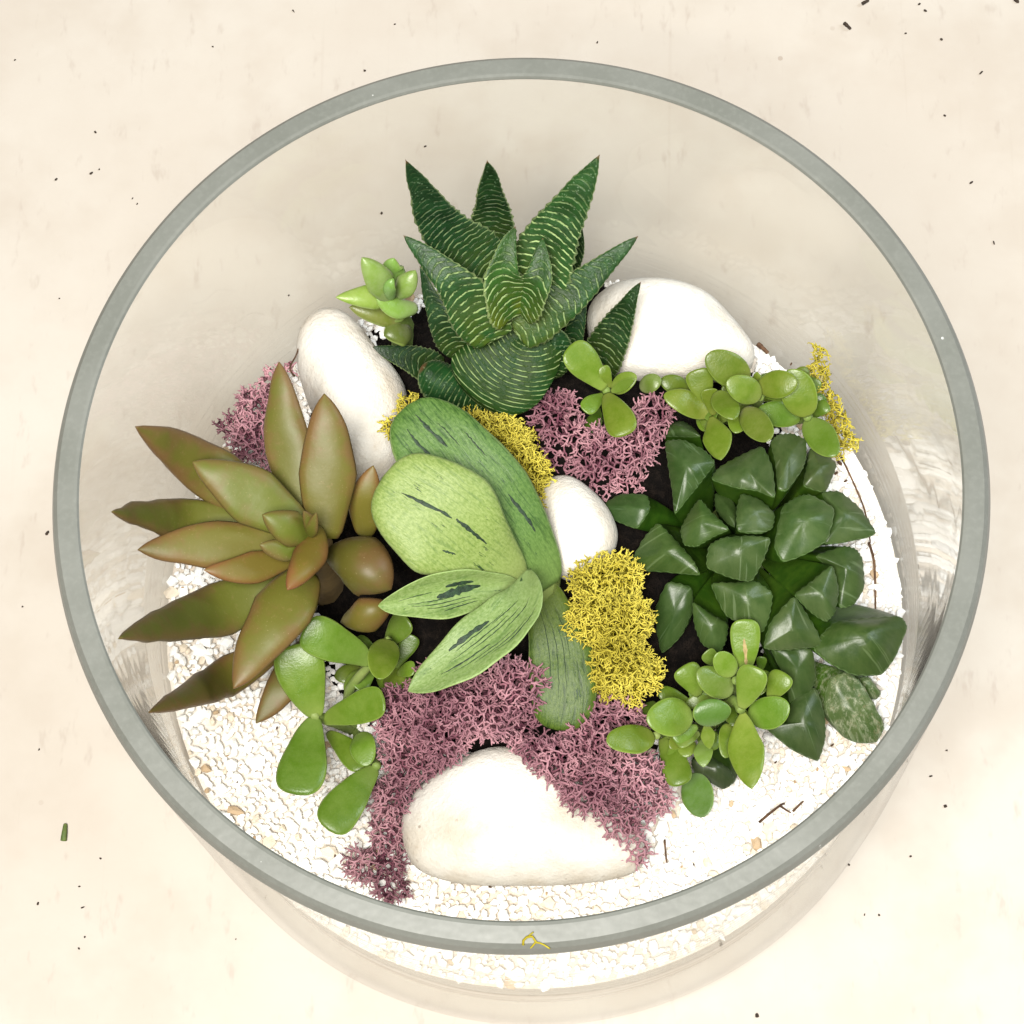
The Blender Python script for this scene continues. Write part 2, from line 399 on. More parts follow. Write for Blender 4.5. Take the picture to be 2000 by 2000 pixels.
# ------------------------------------------------------------------ pebbles
def smooth_closed(poly, n, p=None):
    m = len(poly); out = []
    for i in range(n):
        t0 = i / n * m; k = int(t0); f = t0 - k
        a, b, c, d = poly[(k-1) % m], poly[k % m], poly[(k+1) % m], poly[(k+2) % m]
        out.append(tuple(.5 * (2*b[j] + (c[j]-a[j])*f + (2*a[j]-5*b[j]+4*c[j]-d[j])*f*f + (3*b[j]-a[j]-3*c[j]+d[j])*f**3) for j in range(len(b))))
    return out
def pebble(poly, h, thick, label, tilt=(0, 0), seed=0):
    pts = smooth_closed(poly, 56)
    cx = sum(p[0] for p in pts) / 56; cy = sum(p[1] for p in pts) / 56
    c = P(cx, cy, h, None)
    ring = [P(p[0], p[1], h, None) - c for p in pts]
    vs = []; fs = []; L = 13
    for k in range(1, L):
        a = math.pi * k / L; s = math.sin(a) ** .82; z = math.cos(a)
        for q in ring:
            p = Vector((q.x * s, q.y * s, z * thick * (1 if z > 0 else .8)))
            p += p.normalized() * noise.noise((p + Vector((seed, 0, 0))) * 55) * .0012
            p.z += q.x * s * tilt[0] + q.y * s * tilt[1]
            vs.append(c + p)
    n = 56
    for k in range(L - 2):
        for i in range(n):
            j = (i + 1) % n; fs.append((k*n+i, (k+1)*n+i, (k+1)*n+j, k*n+j))
    vs.append(c + Vector((0, 0, thick))); vs.append(c - Vector((0, 0, thick * .8)))
    for i in range(n):
        j = (i + 1) % n; fs.append((len(vs)-2, i, j)); fs.append((len(vs)-1, (L-2)*n+j, (L-2)*n+i))
    o = mesh('pebble', vs, fs, MP); center(o)
    return tag(o, label, 'pebble', 'large white pebbles')
pebble([(783,1640),(800,1565),(865,1500),(955,1457),(1045,1470),(1125,1515),(1200,1575),(1255,1640),(1252,1695),(1180,1720),(1050,1732),(900,1728),(810,1700)], .75, .0125,
       'largest white pebble, rounded triangle lying at the front between two mauve moss clumps', (0, -.05), 1)
pebble([(584,690),(600,635),(645,613),(695,635),(740,690),(790,765),(800,850),(780,940),(730,985),(680,950),(640,870),(600,780)], 1.3, .014,
       'tall white pebble standing behind the bronze succulent', (0, .12), 2)
pebble([(1145,640),(1160,590),(1215,562),(1300,557),(1380,575),(1435,625),(1470,680),(1450,725),(1370,742),(1270,745),(1180,730)], 1.4, .0135,
       'broad white pebble lying against the back glass beside the banded succulent', (-.05, .1), 3)
pebble([(1060,945),(1110,930),(1160,965),(1195,1010),(1205,1060),(1180,1110),(1130,1142),(1085,1130),(1052,1080),(1040,1010)], 2.3, .0125,
       'small round white pebble in the middle between the two yellow moss cushions', (.1, -.2), 4)

# ------------------------------------------------------------------ leaves
def bez(pts, n):
    """points along a smooth open curve through pts (each a tuple), n samples eased toward the tip"""
    out = []; m = len(pts) - 1
    for i in range(n):
        u = i / (n - 1); u = 1 - (1 - u) ** 1.25; t0 = u * m; k = min(int(t0), m - 1); f = t0 - k
        a = pts[max(k-1, 0)]; b = pts[k]; c = pts[k+1]; d = pts[min(k+2, m)]
        out.append((u, b.__class__(.5 * (2*b + (c-a)*f + (2*a-5*b+4*c-d)*f*f + (3*b-a-3*c+d)*f**3))))
    return out
PROF = {
 'lance': lambda u: (.42 + .58 * min(1, u / .42) ** .8) * (1 - max(0, (u - .38) / .62) ** 1.75) if u < .999 else .02,
 'ovate': lambda u: (.72 + .28 * math.sin(min(1, u / .3) * math.pi / 2)) * (1 - max(0, (u - .18) / .82) ** 1.25),
 'obov': lambda u: max(.14 * (1 - u), 1.30 * (.12 + .88 * u ** .95) * max(0, 1 - u ** 3.0) ** .52),
 'oval': lambda u: max(.14 * (1 - u), 1.0 * max(0, math.sin(math.pi * min(1, u ** .95))) ** .66),
 'drop': lambda u: max(.12 * (1 - u), (u * 2.2) ** .8 if u < .45 else (1 - ((u - .45) / .55) ** 1.9)),
 'strap': lambda u: (.40 + .60 * min(1, u / .5) ** .8) * max(0, 1 - max(0, (u - .55) / .45) ** 2.6) ** .5,
 'strap2': lambda u: (.14 + .86 * min(1, u / .58) ** .85) * max(0, 1 - max(0, (u - .55) / .45) ** 2.6) ** .5,
 'spindle': lambda u: max(.06, math.sin(math.pi * min(1, u ** 1.12)) ** .85) if u < .995 else .02,
 'shell': lambda u: max(0, (.55 + .45 * math.sin(min(1, u / .4) * math.pi / 2))) * max(0, 1 - max(0, (u - .35) / .65) ** 2.2) ** .6,
 'blob': lambda u: max(0, 1 - (2 * u - 1) ** 2) ** .5,
}
def leaf(parent, mat, pts, half, prof='obov', thick=.2, cup=0.0, keel=1.0, rollv=0.0, arch=0.0, tint=(1, 1, 1), label=None, n=18, m=16, wave=0.0, teeth=0.0, fold=None, name='leaf', scars=(), scarmat=None):
    """pts: (px, py, cm above gravel) from base to tip; half: half width in pixels"""
    W = [P(*p) for p in pts]
    if len(W) == 2:
        mid = (W[0] + W[1]) / 2; mid.z += arch * .01; W.insert(1, mid)
    sp = bez(W, n); pf = PROF[prof]; hw = half * mpp(W[len(W)//2])
    vs = []; fs = []; uv = []; me = []; s = 0; prev = None; seed = random.uniform(0, 50)
    for i, (u, p) in enumerate(sp):
        if prev is not None: s += (p - prev).length
        prev = p
        a = sp[max(i-1, 0)][1]; b = sp[min(i+1, n-1)][1]; T = (b - a).normalized()
        V = (CAM - p).normalized(); hint = (V * .55 + Vector((0, 0, 1)) * .45)
        if abs(hint.dot(T)) > .97: hint = Vector((0, 1, 0))
        X = T.cross(hint).normalized(); Z = X.cross(T).normalized()
        rm = Matrix.Rotation(rollv, 3, T); X = rm @ X; Z = rm @ Z
        wv = max(pf(u), .012) * hw
        th_ = thick * hw * max(.05, min(1, pf(u) * 1.15)) ** .8
        for k in range(m):
            ph = 2 * math.pi * k / m; cx = math.cos(ph); sz = math.sin(ph)
            zz = th_ * sz * (1 if sz > 0 else keel)
            if cup: zz += cup * wv * (cx * cx - .35)
            if wave: zz += wave * wv * abs(cx) * math.sin(s * 420 + seed + (2 if cx > 0 else 0))
            if fold: zz += fold * wv * cx
            ww = wv * (1 + (teeth * (1.5 if i % 2 else -.6) * random.uniform(.4, 1.3) if abs(cx) > .95 else 0))
            q = p + X * (ww * cx) + Z * zz
            q += Z * noise.noise(q * 140 + Vector((seed, 0, 0))) * .0007 + X * noise.noise(q * 110 + Vector((0, seed, 0))) * .0006
            vs.append(q); uv.append((cx * .5 + .5, u)); me.append((wv * cx * 100, s * 100))
    for i in range(n - 1):
        for k in range(m):
            j = (k + 1) % m; fs.append((i*m+k, i*m+j, (i+1)*m+j, (i+1)*m+k))
    fs.append(tuple(range(m - 1, -1, -1))); fs.append(tuple((n-1)*m + k for k in range(m)))
    o = mesh(name, vs, fs, mat, parent, True, {'UVMap': uv, 'metric': me})
    jv = 1.0 if mat is MJ else .3; v = 1 + jv * random.uniform(-.12, .1); o.color = (tint[0] * v * (1 + jv * random.uniform(-.1, .12)), tint[1] * v, tint[2] * v * (1 + jv * random.uniform(-.15, .2)), 1)
    if label: o['label'] = label
    def top(vv, u):            # point on the upper surface at across vv (-1..1), along u
        i = min(n - 2, max(0, next((a for a in range(n - 1) if sp[a + 1][0] >= u), n - 2)))
        f = (u - sp[i][0]) / (sp[i+1][0] - sp[i][0]); kk = math.acos(max(-1, min(1, vv))) / (2 * math.pi) * m; k0 = int(kk); g_ = kk - k0
        A = vs[i*m+k0].lerp(vs[i*m+(k0+1) % m], g_); B2 = vs[(i+1)*m+k0].lerp(vs[(i+1)*m+(k0+1) % m], g_); return A.lerp(B2, f)
    for (v0, u0, v1, u1, wd) in scars:
        ns = 14; V2 = []; F2 = []
        for a in range(ns + 1):
            t_ = a / ns; v_ = v0 + (v1 - v0) * t_ + .012 * random.uniform(-1, 1); u_ = u0 + (u1 - u0) * t_
            h_ = wd * (math.sin(math.pi * min(.97, max(.03, t_))) ** .5) * random.uniform(.55, 1.25)
            for sgn in (-1, 0, 1):
                q = top(max(-.97, min(.97, v_ + sgn * h_)), u_); V2.append(q + Vector((0, 0, .00022 if sgn == 0 else .00006)))
        for a in range(ns):
            for c2 in (0, 1): F2.append((a*3+c2, (a+1)*3+c2, (a+1)*3+c2+1, a*3+c2+1))
        sc_ = mesh('scar', V2, F2, scarmat or MSCAR); sc_.parent = o; sc_.matrix_parent_inverse = o.matrix_world.inverted()
    return o
def tube(name, parent, mat, pts, r0, r1, m=8, n=12):
    sp = bez([Vector(p) for p in pts], n); vs = []; fs = []
    for i, (u, p) in enumerate(sp):
        a = sp[max(i-1, 0)][1]; b = sp[min(i+1, n-1)][1]; T = (b - a).normalized()
        X = T.orthogonal().normalized() if i == 0 else (X - T * X.dot(T)).normalized()
        Y = T.cross(X); r = (r0 + (r1 - r0) * u) * (1 + .12 * noise.noise(p * 900))
        for k in range(m):
            a2 = 2 * math.pi * k / m; vs.append(p + X * r * math.cos(a2) * (1 + .25 * noise.noise(p * 1700 + X)) + Y * r * math.sin(a2))
    for i in range(n - 1):
        for k in range(m): j = (k+1) % m; fs.append((i*m+k, i*m+j, (i+1)*m+j, (i+1)*m+k))
    fs.append(tuple(range(m-1, -1, -1))); fs.append(tuple((n-1)*m+k for k in range(m)))
    return mesh(name, vs, fs, mat, parent)
def ground(px, py, h):         # foot of a plant: straight below a point, at the soil
    p = P(px, py, h); return Vector((p.x, p.y, ZG + max(0, soil_h(p.x, p.y) - .002)))
def main_stem(plant, mat, px, py, h, r0=.004, r1=.003):
    top = P(px, py, h); g0 = plant.location
    return tube('stem', plant, mat, [g0 - Vector((0, 0, .004)), (g0 + top) / 2 + Vector((.001, .0005, 0)), top], r0, r1, 10)

# ---- bronze rosette
pl = thing('bronze_succulent', ground(600, 1060, 4.2), 'bronze and olive pointed-leaf succulent rosette at the left glass wall', 'succulent')
main_stem(pl, MSB, 605, 1060, 4.6, .0055, .0045)
def BZ(pts, half, **k):
    k.setdefault('prof', 'lance'); k.setdefault('thick', .40); k.setdefault('cup', .08); leaf(pl, MBZ, pts, half, **k)
BZ([(575,1030,4.4),(400,915,5.3),(266,833,5.9)], 56, tint=(1,.95,.95))
BZ([(590,1000,4.6),(560,850,5.2),(543,707,5.8)], 48, rollv=-.25)
BZ([(634,1050,4.7),(640,900,5.5),(634,769,6.2)], 58, rollv=.1, tint=(1.05,.95,.9))
BZ([(560,1035,4.5),(350,1015,5.2),(218,1001,5.9)], 45, tint=(.92,1.0,.9))
BZ([(570,1060,4.9),(400,1065,5.5),(269,1075,6.0)], 48, tint=(1.05,.97,.95))
BZ([(585,1030,5.2),(480,960,5.9),(375,904,6.4)], 58, tint=(.95,1.08,.9))
BZ([(575,1090,5.0),(480,1112,5.6),(398,1116,6.0)], 31, tint=(1.1,.88,.8))
BZ([(580,1130,4.2),(400,1200,4.9),(232,1247,5.5)], 54, tint=(.9,.98,.9))
BZ([(600,1120,4.5),(540,1210,5.0),(455,1345,5.2)], 62, rollv=.15, tint=(.98,.95,.85))
BZ([(560,1250,2.6),(430,1330,2.9),(293,1392,3.0)], 40, tint=(1.2,1.1,1.0), rollv=-.25)
BZ([(610,1250,2.2),(560,1330,2.3),(500,1413,2.3)], 38, tint=(1.0,.95,.95))
BZ([(711,1045,3.6),(716,980,4.4),(728,910,5.0)], 36, tint=(1.1,.95,.8))
BZ([(636,1078,4.0),(702,1106,5.3),(764,1152,5.3)], 62, prof='drop', thick=.42, tint=(.80,.72,.70), cup=-.55, rollv=.45)
BZ([(668,1212,3.0),(715,1203,3.8),(766,1182,3.8)], 38, prof='drop', thick=.5, tint=(1.0,.85,.75), cup=-.3, rollv=.4)
BZ([(620,1035,5.2),(600,1095,6.1),(562,1150,6.7)], 35, thick=.6, tint=(1.15,.85,.75))
BZ([(605,1050,5.4),(560,1030,6.2),(513,1006,6.7)], 36, thick=.55, tint=(.85,1.05,.8))
BZ([(590,1075,5.5),(550,1072,6.0),(508,1064,6.4)], 24, thick=.6, tint=(.85,1.05,.8))
BZ([(610,1040,5.6),(604,1020,6.2),(592,998,6.6)], 15, thick=.6, tint=(.8,.9,.7))
BZ([(606,1050,5.6),(612,1030,6.2),(620,1002,6.6)], 14, thick=.6, tint=(.8,.9,.7))

# ---- banded succulent at the back
pl = thing('banded_succulent', ground(1000, 640, 3.2), 'dark green succulent with pale raised bands and spiky leaves at the back', 'succulent')
main_stem(pl, MST, 1005, 630, 3.0, .008, .006)
def Z(pts, half, **k):
    k.setdefault('prof', 'ovate'); k.setdefault('thick', .30); k.setdefault('cup', .22); k.setdefault('keel', 1.5); k.setdefault('teeth', .05)
    k.setdefault('n', 44); leaf(pl, k.pop('mat', MZ3 if k.get('tint', (1,))[0] < .85 else MZ), pts, half, **k)
Z([(962,510,4.2),(960,400,5.9),(954,313,7.0)], 50, tint=(.75,.7,.65))
Z([(965,540,4.2),(862,440,6.0),(794,311,7.2)], 66, tint=(.75,.8,.9), rollv=-.15)
Z([(1100,545,3.6),(1125,490,4.8),(1136,438,5.6)], 24, tint=(.7,.75,.7))
Z([(1020,600,4.6),(1085,455,6.2),(1172,306,7.6)], 74, tint=(1.25,1.2,1), rollv=.10)
Z([(905,690,2.8),(862,620,3.9),(818,520,4.6)], 38, tint=(.8,.8,.8), rollv=-.5)
Z([(1010,650,4.4),(1130,560,5.3),(1247,462,6.0)], 52, tint=(1.05,1.05,.9), rollv=.25)
Z([(965,660,4.6),(885,550,5.9),(788,460,6.4)], 56, tint=(1.15,1.15,1), rollv=-.3)
Z([(1000,620,5.2),(978,540,6.3),(1006,442,6.9)], 54, tint=(1.8,1.5,.9), cup=.45, rollv=.35)
Z([(1015,610,5.1),(1050,545,6.2),(1062,465,6.6)], 44, tint=(1.6,1.35,.9), cup=.35, rollv=-.1)
Z([(1112,695,2.2),(1128,630,3.0),(1144,565,3.6)], 22, tint=(.7,.85,.95))
Z([(1160,730,1.9),(1205,640,3.2),(1251,552,4.4)], 46, tint=(.75,.7,.6), thick=.4)
Z([(860,725,1.2),(790,700,1.8),(727,677,2.2)], 34, tint=(.5,.55,.45))
def shell(poly, peak, base, z, zb, n=60):
    f = lambda q: (600 + .3623 * q[0], 250 + .3623 * q[1])
    rp = smooth_closed([f(q) for q in poly], n); pk = f(peak)
    ring = [P(x, y, z, None) for x, y in rp]; c = sum(ring, Vector()) / n; K = P(*pk, z, None)
    ring = [p + Vector((0, 0, .35 * (p.y - c.y) + .0008 * noise.noise(p * 120))) for p in ring]
    B = P(*f(base), zb, None); vs = []; uv = []; me = []; fs = []; K2 = Vector((K.x, K.y, 0))
    def add(fn):
        for p in ring:
            q = fn(p); vs.append(q); uv.append((.5, .30)); me.append((math.atan2(q.y - K.y, q.x - K.x) * 1.2, (Vector((q.x, q.y, 0)) - K2).length * 100 + max(0, c.z - q.z) * 40))
    add(lambda p: B + (p - c) * .35); add(lambda p: B.lerp(c, .5) + (p - c) * .72); add(lambda p: B.lerp(c, .82) + (p - c) * .95)
    top = c.lerp(K, .45)
    for sc in (1.0, .985, .93, .84, .72, .58, .42, .26, .12):
        add(lambda p, sc=sc: top.lerp(p, sc) + Vector((0, 0, .003 * (1 - sc ** 2.4) ** .8)))
    vs.append(top + Vector((0, 0, .003))); uv.append((.5, .30)); me.append((0, (Vector((top.x, top.y, 0)) - K2).length * 100))
    for r_ in range(11):
        for i in range(n): j = (i+1) % n; fs.append((r_*n+i, r_*n+j, (r_+1)*n+j, (r_+1)*n+i))
    for i in range(n): fs.append((11*n+i, 11*n+(i+1) % n, len(vs)-1))
    if (ring[n//3] - ring[0]).cross(ring[2*n//3] - ring[0]).z < 0: fs = [tuple(reversed(q)) for q in fs]
    o = mesh('leaf', vs, fs, MZ2, pl, True, {'UVMap': uv, 'metric': me}); o.color = (.55, .68, .5, 1); return o
Z([(1070,730,2.6),(1085,690,3.4),(1082,645,3.9)], 34, prof='shell', thick=.5, cup=-.2, tint=(.8,.9,.85), mat=MZ2)
Z([(985,800,1.4),(895,770,2.2),(822,718,2.8)], 50, prof='shell', thick=.5, cup=-.2, tint=(.8,.9,.85), mat=MZ2)

shell([(780,1245),(850,1180),(960,1120),(1090,1065),(1200,1040),(1300,1090),(1372,1170),(1365,1260),(1320,1360),(1230,1470),(1110,1512),(960,1470),(850,1390),(790,1310)], (1215,1075), (1000,1420), 3.6, 1.2)
# ---- pale green rosette beside it
pl = thing('pale_green_succulent', ground(765, 600, 3.4), 'small pale green rosette with blunt pointed leaves left of the banded succulent', 'succulent')
main_stem(pl, MST, 775, 610, 3.2, .003, .0025)
def SR(pts, half, **k):
    k.setdefault('prof', 'lance'); k.setdefault('thick', .5); k.setdefault('tint', (1.4, 1.4, 3.0)); leaf(pl, MJ, pts, half, **k)
SR([(800,650,2.4),(775,648,2.9),(750,655,3.1)], 30, tint=(.75,.58,1.1))
SR([(790,615,2.9),(740,610,3.3),(682,602,3.6)], 28, tint=(1.05,.80,1.7))
SR([(790,560,3.6),(765,530,4.1),(768,505,4.5)], 26)
SR([(770,580,3.8),(720,582,4.3),(656,580,4.6)], 26)
SR([(775,575,4.0),(795,555,4.5),(812,528,4.8)], 24)
SR([(810,600,3.6),(770,600,4.1),(735,586,4.5)], 23)
SR([(760,580,4.2),(738,545,5.0),(709,503,5.6)], 32)
SR([(765,580,4.4),(762,560,5.0),(770,545,5.2)], 15)

# ---- gasteria
pl = thing('strap_leaf_succulent', ground(1040, 1130, 3.0), 'mottled light green succulent with broad blunt strap leaves in the middle', 'succulent')
main_stem(pl, MST, 1045, 1140, 3.2, .006, .005)
def G(pts, half, **k):
    k.setdefault('prof', 'strap'); k.setdefault('thick', .22); k.setdefault('n', 26); leaf(pl, k.pop('mat', MGA), pts, half, **k)
G([(1052,1140,3.0),(1085,1240,2.9),(1100,1340,2.7),(1092,1427,2.4)], 66, tint=(.42,.46,.20), cup=.12, scars=[(.05,.25,.15,.75,.012),(-.15,.3,-.1,.7,.012),(.3,.2,.35,.6,.014),(-.35,.2,-.3,.5,.012)])
G([(1062,1150,3.3),(1000,1050,4.2),(905,935,5.0),(795,792,5.3)], 102, tint=(.56,.68,.55), cup=.16, rollv=.12, scars=[(.02,.93,.10,.78,.05),(-.42,.90,-.30,.76,.04),(.45,.50,.55,.30,.05)] + [(v_, u_, v_ + .03, u_ - l_, .013) for v_, u_, l_ in ((-.62,.85,.3),(-.72,.7,.35),(-.55,.6,.4),(-.8,.55,.3),(-.66,.42,.25),(-.45,.45,.2),(.6,.8,.12),(.3,.86,.1))])
G([(1022,1142,3.9),(940,1075,5.1),(860,1010,5.8),(748,930,6.1)], 114, prof='strap2', mat=MGL, tint=(1.0,1.0,1.0), cup=.10, rollv=-.05, wave=.02, scars=[(-.05,.86,.10,.62,.035),(.12,.60,.22,.36,.04),(-.45,.55,-.38,.47,.03)])
G([(1018,1140,4.2),(930,1150,5.0),(840,1165,5.5),(738,1181,5.8)], 46, prof='spindle', mat=MGL, tint=(.92,.95,1.0), cup=.8, rollv=-.25, n=30, scars=[(-.1,.62,.1,.30,.20),(.30,.55,.35,.35,.10)] + [(v_, u_, v_ + .05, u_ - l_, .022) for v_, u_, l_ in ((-.4,.78,.4),(-.55,.7,.35),(-.25,.8,.3),(-.68,.6,.25),(.12,.85,.2))])
G([(1035,1112,4.6),(1010,1190,5.3),(910,1280,5.5),(797,1350,5.2)], 60, prof='spindle', mat=MGL, tint=(.95,.98,1.1), cup=.48, rollv=.3, wave=.05, n=30, scars=[(-.15,.80,-.25,.55,.04),(.55,.72,.40,.48,.10)] + [(v_, u_, v_ - .08, u_ - l_, .018) for v_, u_, l_ in ((.35,.70,.3),(.15,.75,.35),(0,.62,.3),(-.35,.75,.3),(-.5,.66,.3),(-.62,.55,.25),(.25,.48,.2),(-.2,.45,.2))])

# ---- dark windowed cluster on the right
pl = thing('dark_windowed_succulent', ground(1435, 1030, 2.4), 'dark green cluster of stubby wedge leaves with flat tops at the right', 'succulent')
main_stem(pl, MST, 1440, 1040, 1.9, .010, .008)
HC = P(1437, 1040, 2.6)
def wedge(parent, poly, base, z, zb, tint=(1, 1, 1), mat=None, tilt=None, n=44, label=None, dome=.0008, z4=True, name='leaf'):
    if z4: f = lambda q: (1100 + .3623 * q[0], 600 + .3623 * q[1])
    else: f = lambda q: (1100 + .3623 * q[0], 1050 + .3623 * q[1])
    rng = random.uniform(0, 90)
    if tilt is None: tilt = random.uniform(.30, .62)
    pts = [f(q) for q in poly]; n = 6 * len(pts); sm = smooth_closed(pts, n)
    ln_ = [tuple(pts[i // 6][a] + (pts[(i // 6 + 1) % len(pts)][a] - pts[i // 6][a]) * (i % 6) / 6 for a in (0, 1)) for i in range(n)]
    rp = [tuple(.55 * a + .45 * b for a, b in zip(p_, q_)) for p_, q_ in zip(ln_, sm)]
    # keep the traced corners a little sharper
    while True:
        ring = [P(x, y, z, None) for x, y in rp]
        if max(math.hypot(p.x, p.y) for p in ring) < .0928: break
        z += .15
    c = sum(ring, Vector()) / n; B = P(*f(base), zb)
    out = Vector((c.x - HC.x, c.y - HC.y, 0)); L = out.length or 1; out /= L
    acr = Vector((-out.y, out.x, 0))
    ring = [c + (p - c) * .97 for p in ring]; amax = max(abs((p - c).dot(acr)) for p in ring); side = random.uniform(-.25, .25)
    ring = [p + Vector((0, 0, side * (p - c).dot(acr) - tilt * (p - c).dot(out) + .0006 * noise.noise(p * 200 + Vector((rng, 0, 0))))) for p in ring]
    vs = []; uv = []; me = []; fs = []
    def add(fn, flag, teeth=0):
        for i, p in enumerate(ring):
            q = fn(p)
            if teeth: q = q + (q - c).normalized() * teeth * (1 if i % 2 else -.6)
            vs.append(q); uv.append((flag, 0)); me.append(((q - c).dot(acr) * 100 + rng, (q - c).dot(out) * 100 + (q.z - c.z) * 60))
    add(lambda p: B + (p - c) * .30, 0)
    add(lambda p: B.lerp(c, .45) + (p - c) * .66 - Vector((0, 0, .0005)), 0)
    add(lambda p: B.lerp(c, .8) + (p - c) * .92 - Vector((0, 0, .0008)), .1)
    add(lambda p: c + (p - c) * 1.0 - Vector((0, 0, .0005)), .42)
    add(lambda p: c + (p - c) * .985, .5, .00022)
    add(lambda p: c + (p - c) * .93 + Vector((0, 0, .0003)), .9)
    for s in (.75, .5, .25):
        add(lambda p, s=s: c + (p - c) * s + Vector((0, 0, .0003 + dome * (1 - s * s) + .16 * amax * max(0, 1 - s - .0) + .12 * amax * (1 - min(1, abs((p - c).dot(acr) * s / amax + side) * 2.2)) * min(1, (1 - s) * 3) + .00035 * noise.noise((c + (p - c) * s) * 190 + Vector((0, rng, 0))))), 1)
    vs.append(c + Vector((0, 0, .0003 + dome + .16 * amax + .12 * amax * (1 - min(1, abs(side) * 2.2))))); uv.append((1, 0)); me.append((rng, 0))
    m = n
    for r_ in range(8):
        for i in range(m): j = (i+1) % m; fs.append((r_*m+i, r_*m+j, (r_+1)*m+j, (r_+1)*m+i))
    for i in range(m): fs.append((8*m+i, 8*m+(i+1) % m, len(vs)-1))
    # wind so faces point outward
    a, b_, c_ = ring[0], ring[n//3], ring[2*n//3]
    if (b_ - a).cross(c_ - a).z < 0: fs = [tuple(reversed(q)) for q in fs]
    o = mesh(name, vs, fs, mat or MH, parent, True, {'UVMap': uv, 'metric': me})
    v = random.uniform(.9, 1.12); o.color = (tint[0]*v, tint[1]*v, tint[2]*v, 1)
    if label: o['label'] = label
    return o
H_ = lambda poly, base, z, zb=1.2, **k: wedge(pl, poly, base, z, zb, **k)
H_([(530,680),(560,610),(640,600),(700,650),(740,720),(640,705)], (760,950), 2.2, .9, tint=(.7,.8,.7))
H_([(548,705),(640,700),(760,760),(822,835),(760,930),(690,1020),(600,1130),(585,1000),(560,830)], (760,1150), 3.4, tint=(.95,1.05,1), tilt=.15)
H_([(1080,720),(1135,860),(1142,1050),(1050,1010),(930,990),(795,930),(830,860),(950,780)], (1000,1160), 3.6)
H_([(1115,720),(1160,670),(1240,655),(1315,690),(1315,800),(1290,880),(1200,1020),(1150,1010),(1140,850)], (1080,1120), 3.2, tint=(1.15,1.1,1.1))
H_([(1330,760),(1400,765),(1480,830),(1450,920),(1410,1000),(1290,980),(1310,860)], (1180,1100), 2.5, tint=(1,.9,.95))
H_([(1390,1000),(1490,980),(1600,1060),(1695,1200),(1640,1240),(1500,1280),(1400,1290),(1440,1120)], (1150,1230), 2.7)
H_([(1180,1070),(1260,1010),(1340,995),(1470,1075),(1430,1250),(1330,1330),(1180,1390),(1130,1300)], (1020,1250), 3.5, tilt=.1, tint=(1.1,1.15,1.1))
H_([(1350,1360),(1500,1290),(1580,1295),(1620,1350),(1630,1500),(1570,1600),(1490,1620),(1450,1430)], (1150,1350), 2.4, tint=(.9,.95,.85))
H_([(1450,1395),(1490,1520),(1470,1640),(1420,1690),(1330,1640),(1240,1560),(1340,1480)], (1100,1380), 2.9)
H_([(1370,1790),(1460,1700),(1640,1665),(1830,1650),(1870,1710),(1800,1880),(1720,1980),(1560,1990),(1420,1930),(1340,1860)], (1150,1560), 1.8, .6, tint=(.95,1.0,.8), dome=.003, tilt=.15)
H_([(188,1055),(300,995),(450,1020),(470,1110),(400,1205),(290,1150)], (680,1200), 2.7, tint=(.85,1,.95))
H_([(510,1165),(600,1260),(700,1380),(740,1465),(620,1440),(440,1400),(352,1365),(430,1230)], (800,1280), 3.3, tint=(1,1.05,.9))
H_([(820,980),(900,1000),(940,1100),(930,1210),(880,1180),(820,1080)], (900,1220), 3.0, tint=(.8,.85,.8))
H_([(735,1030),(800,1110),(895,1220),(810,1250),(720,1290),(650,1270),(630,1180),(680,1090)], (870,1240), 4.0, tint=(1,1.1,.9))
H_([(960,995),(1060,1020),(1145,1100),(1130,1190),(1060,1230),(935,1225),(930,1100)], (950,1220), 3.9)
H_([(780,1290),(860,1250),(1000,1240),(1122,1250),(1080,1370),(1020,1465),(900,1450),(770,1400)], (940,1240), 4.2, tint=(1.05,1.05,1.05))
H_([(790,1500),(920,1490),(1040,1485),(1130,1545),(1120,1650),(1080,1745),(960,1700),(870,1650)], (930,1330), 3.1, tint=(1.05,1.05,1))
H_([(693,1600),(780,1650),(890,1710),(880,1800),(840,1860),(750,1810),(705,1720)], (860,1450), 2.4, tint=(.9,.95,.85))
H_([(1240,1572),(1330,1670),(1410,1800),(1300,1830),(1150,1850),(1075,1840),(1110,1710)], (1050,1450), 2.8, tint=(1.1,1.05,1.05))
H_([(490,1640),(560,1500),(690,1530),(700,1640),(640,1760),(530,1840)], (800,1400), 1.8, tint=(.75,.85,.75))
H_([(1110,610),(1250,600),(1340,620),(1370,740),(1340,820),(1230,880),(1200,760)], (1000,350), 2.0, z4=False, tint=(.9,.95,.85))
H_([(1080,1030),(1200,1000),(1230,890),(1360,810),(1415,960),(1420,1080),(1380,1195),(1230,1140)], (1100,650), 1.5, .6, z4=False, tint=(.95,.95,.95))
H_([(1420,780),(1520,740),(1600,790),(1740,1000),(1700,1090),(1600,1095),(1510,1060),(1400,930)], (1250,700), 1.0, .4, z4=False, mat=MHS, tint=(1.5,1.4,1.5), label='pale scarred lower leaf')
H_([(1590,760),(1650,755),(1715,830),(1690,865),(1620,850)], (1500,720), .7, .4, z4=False, mat=MHS, tint=(1.4,1.4,1.3))
H_([(690,1200),(800,1190),(900,1250),(930,1310),(860,1350),(700,1260)], (1000,900), .8, .4, z4=False, tint=(.7,.6,.8))

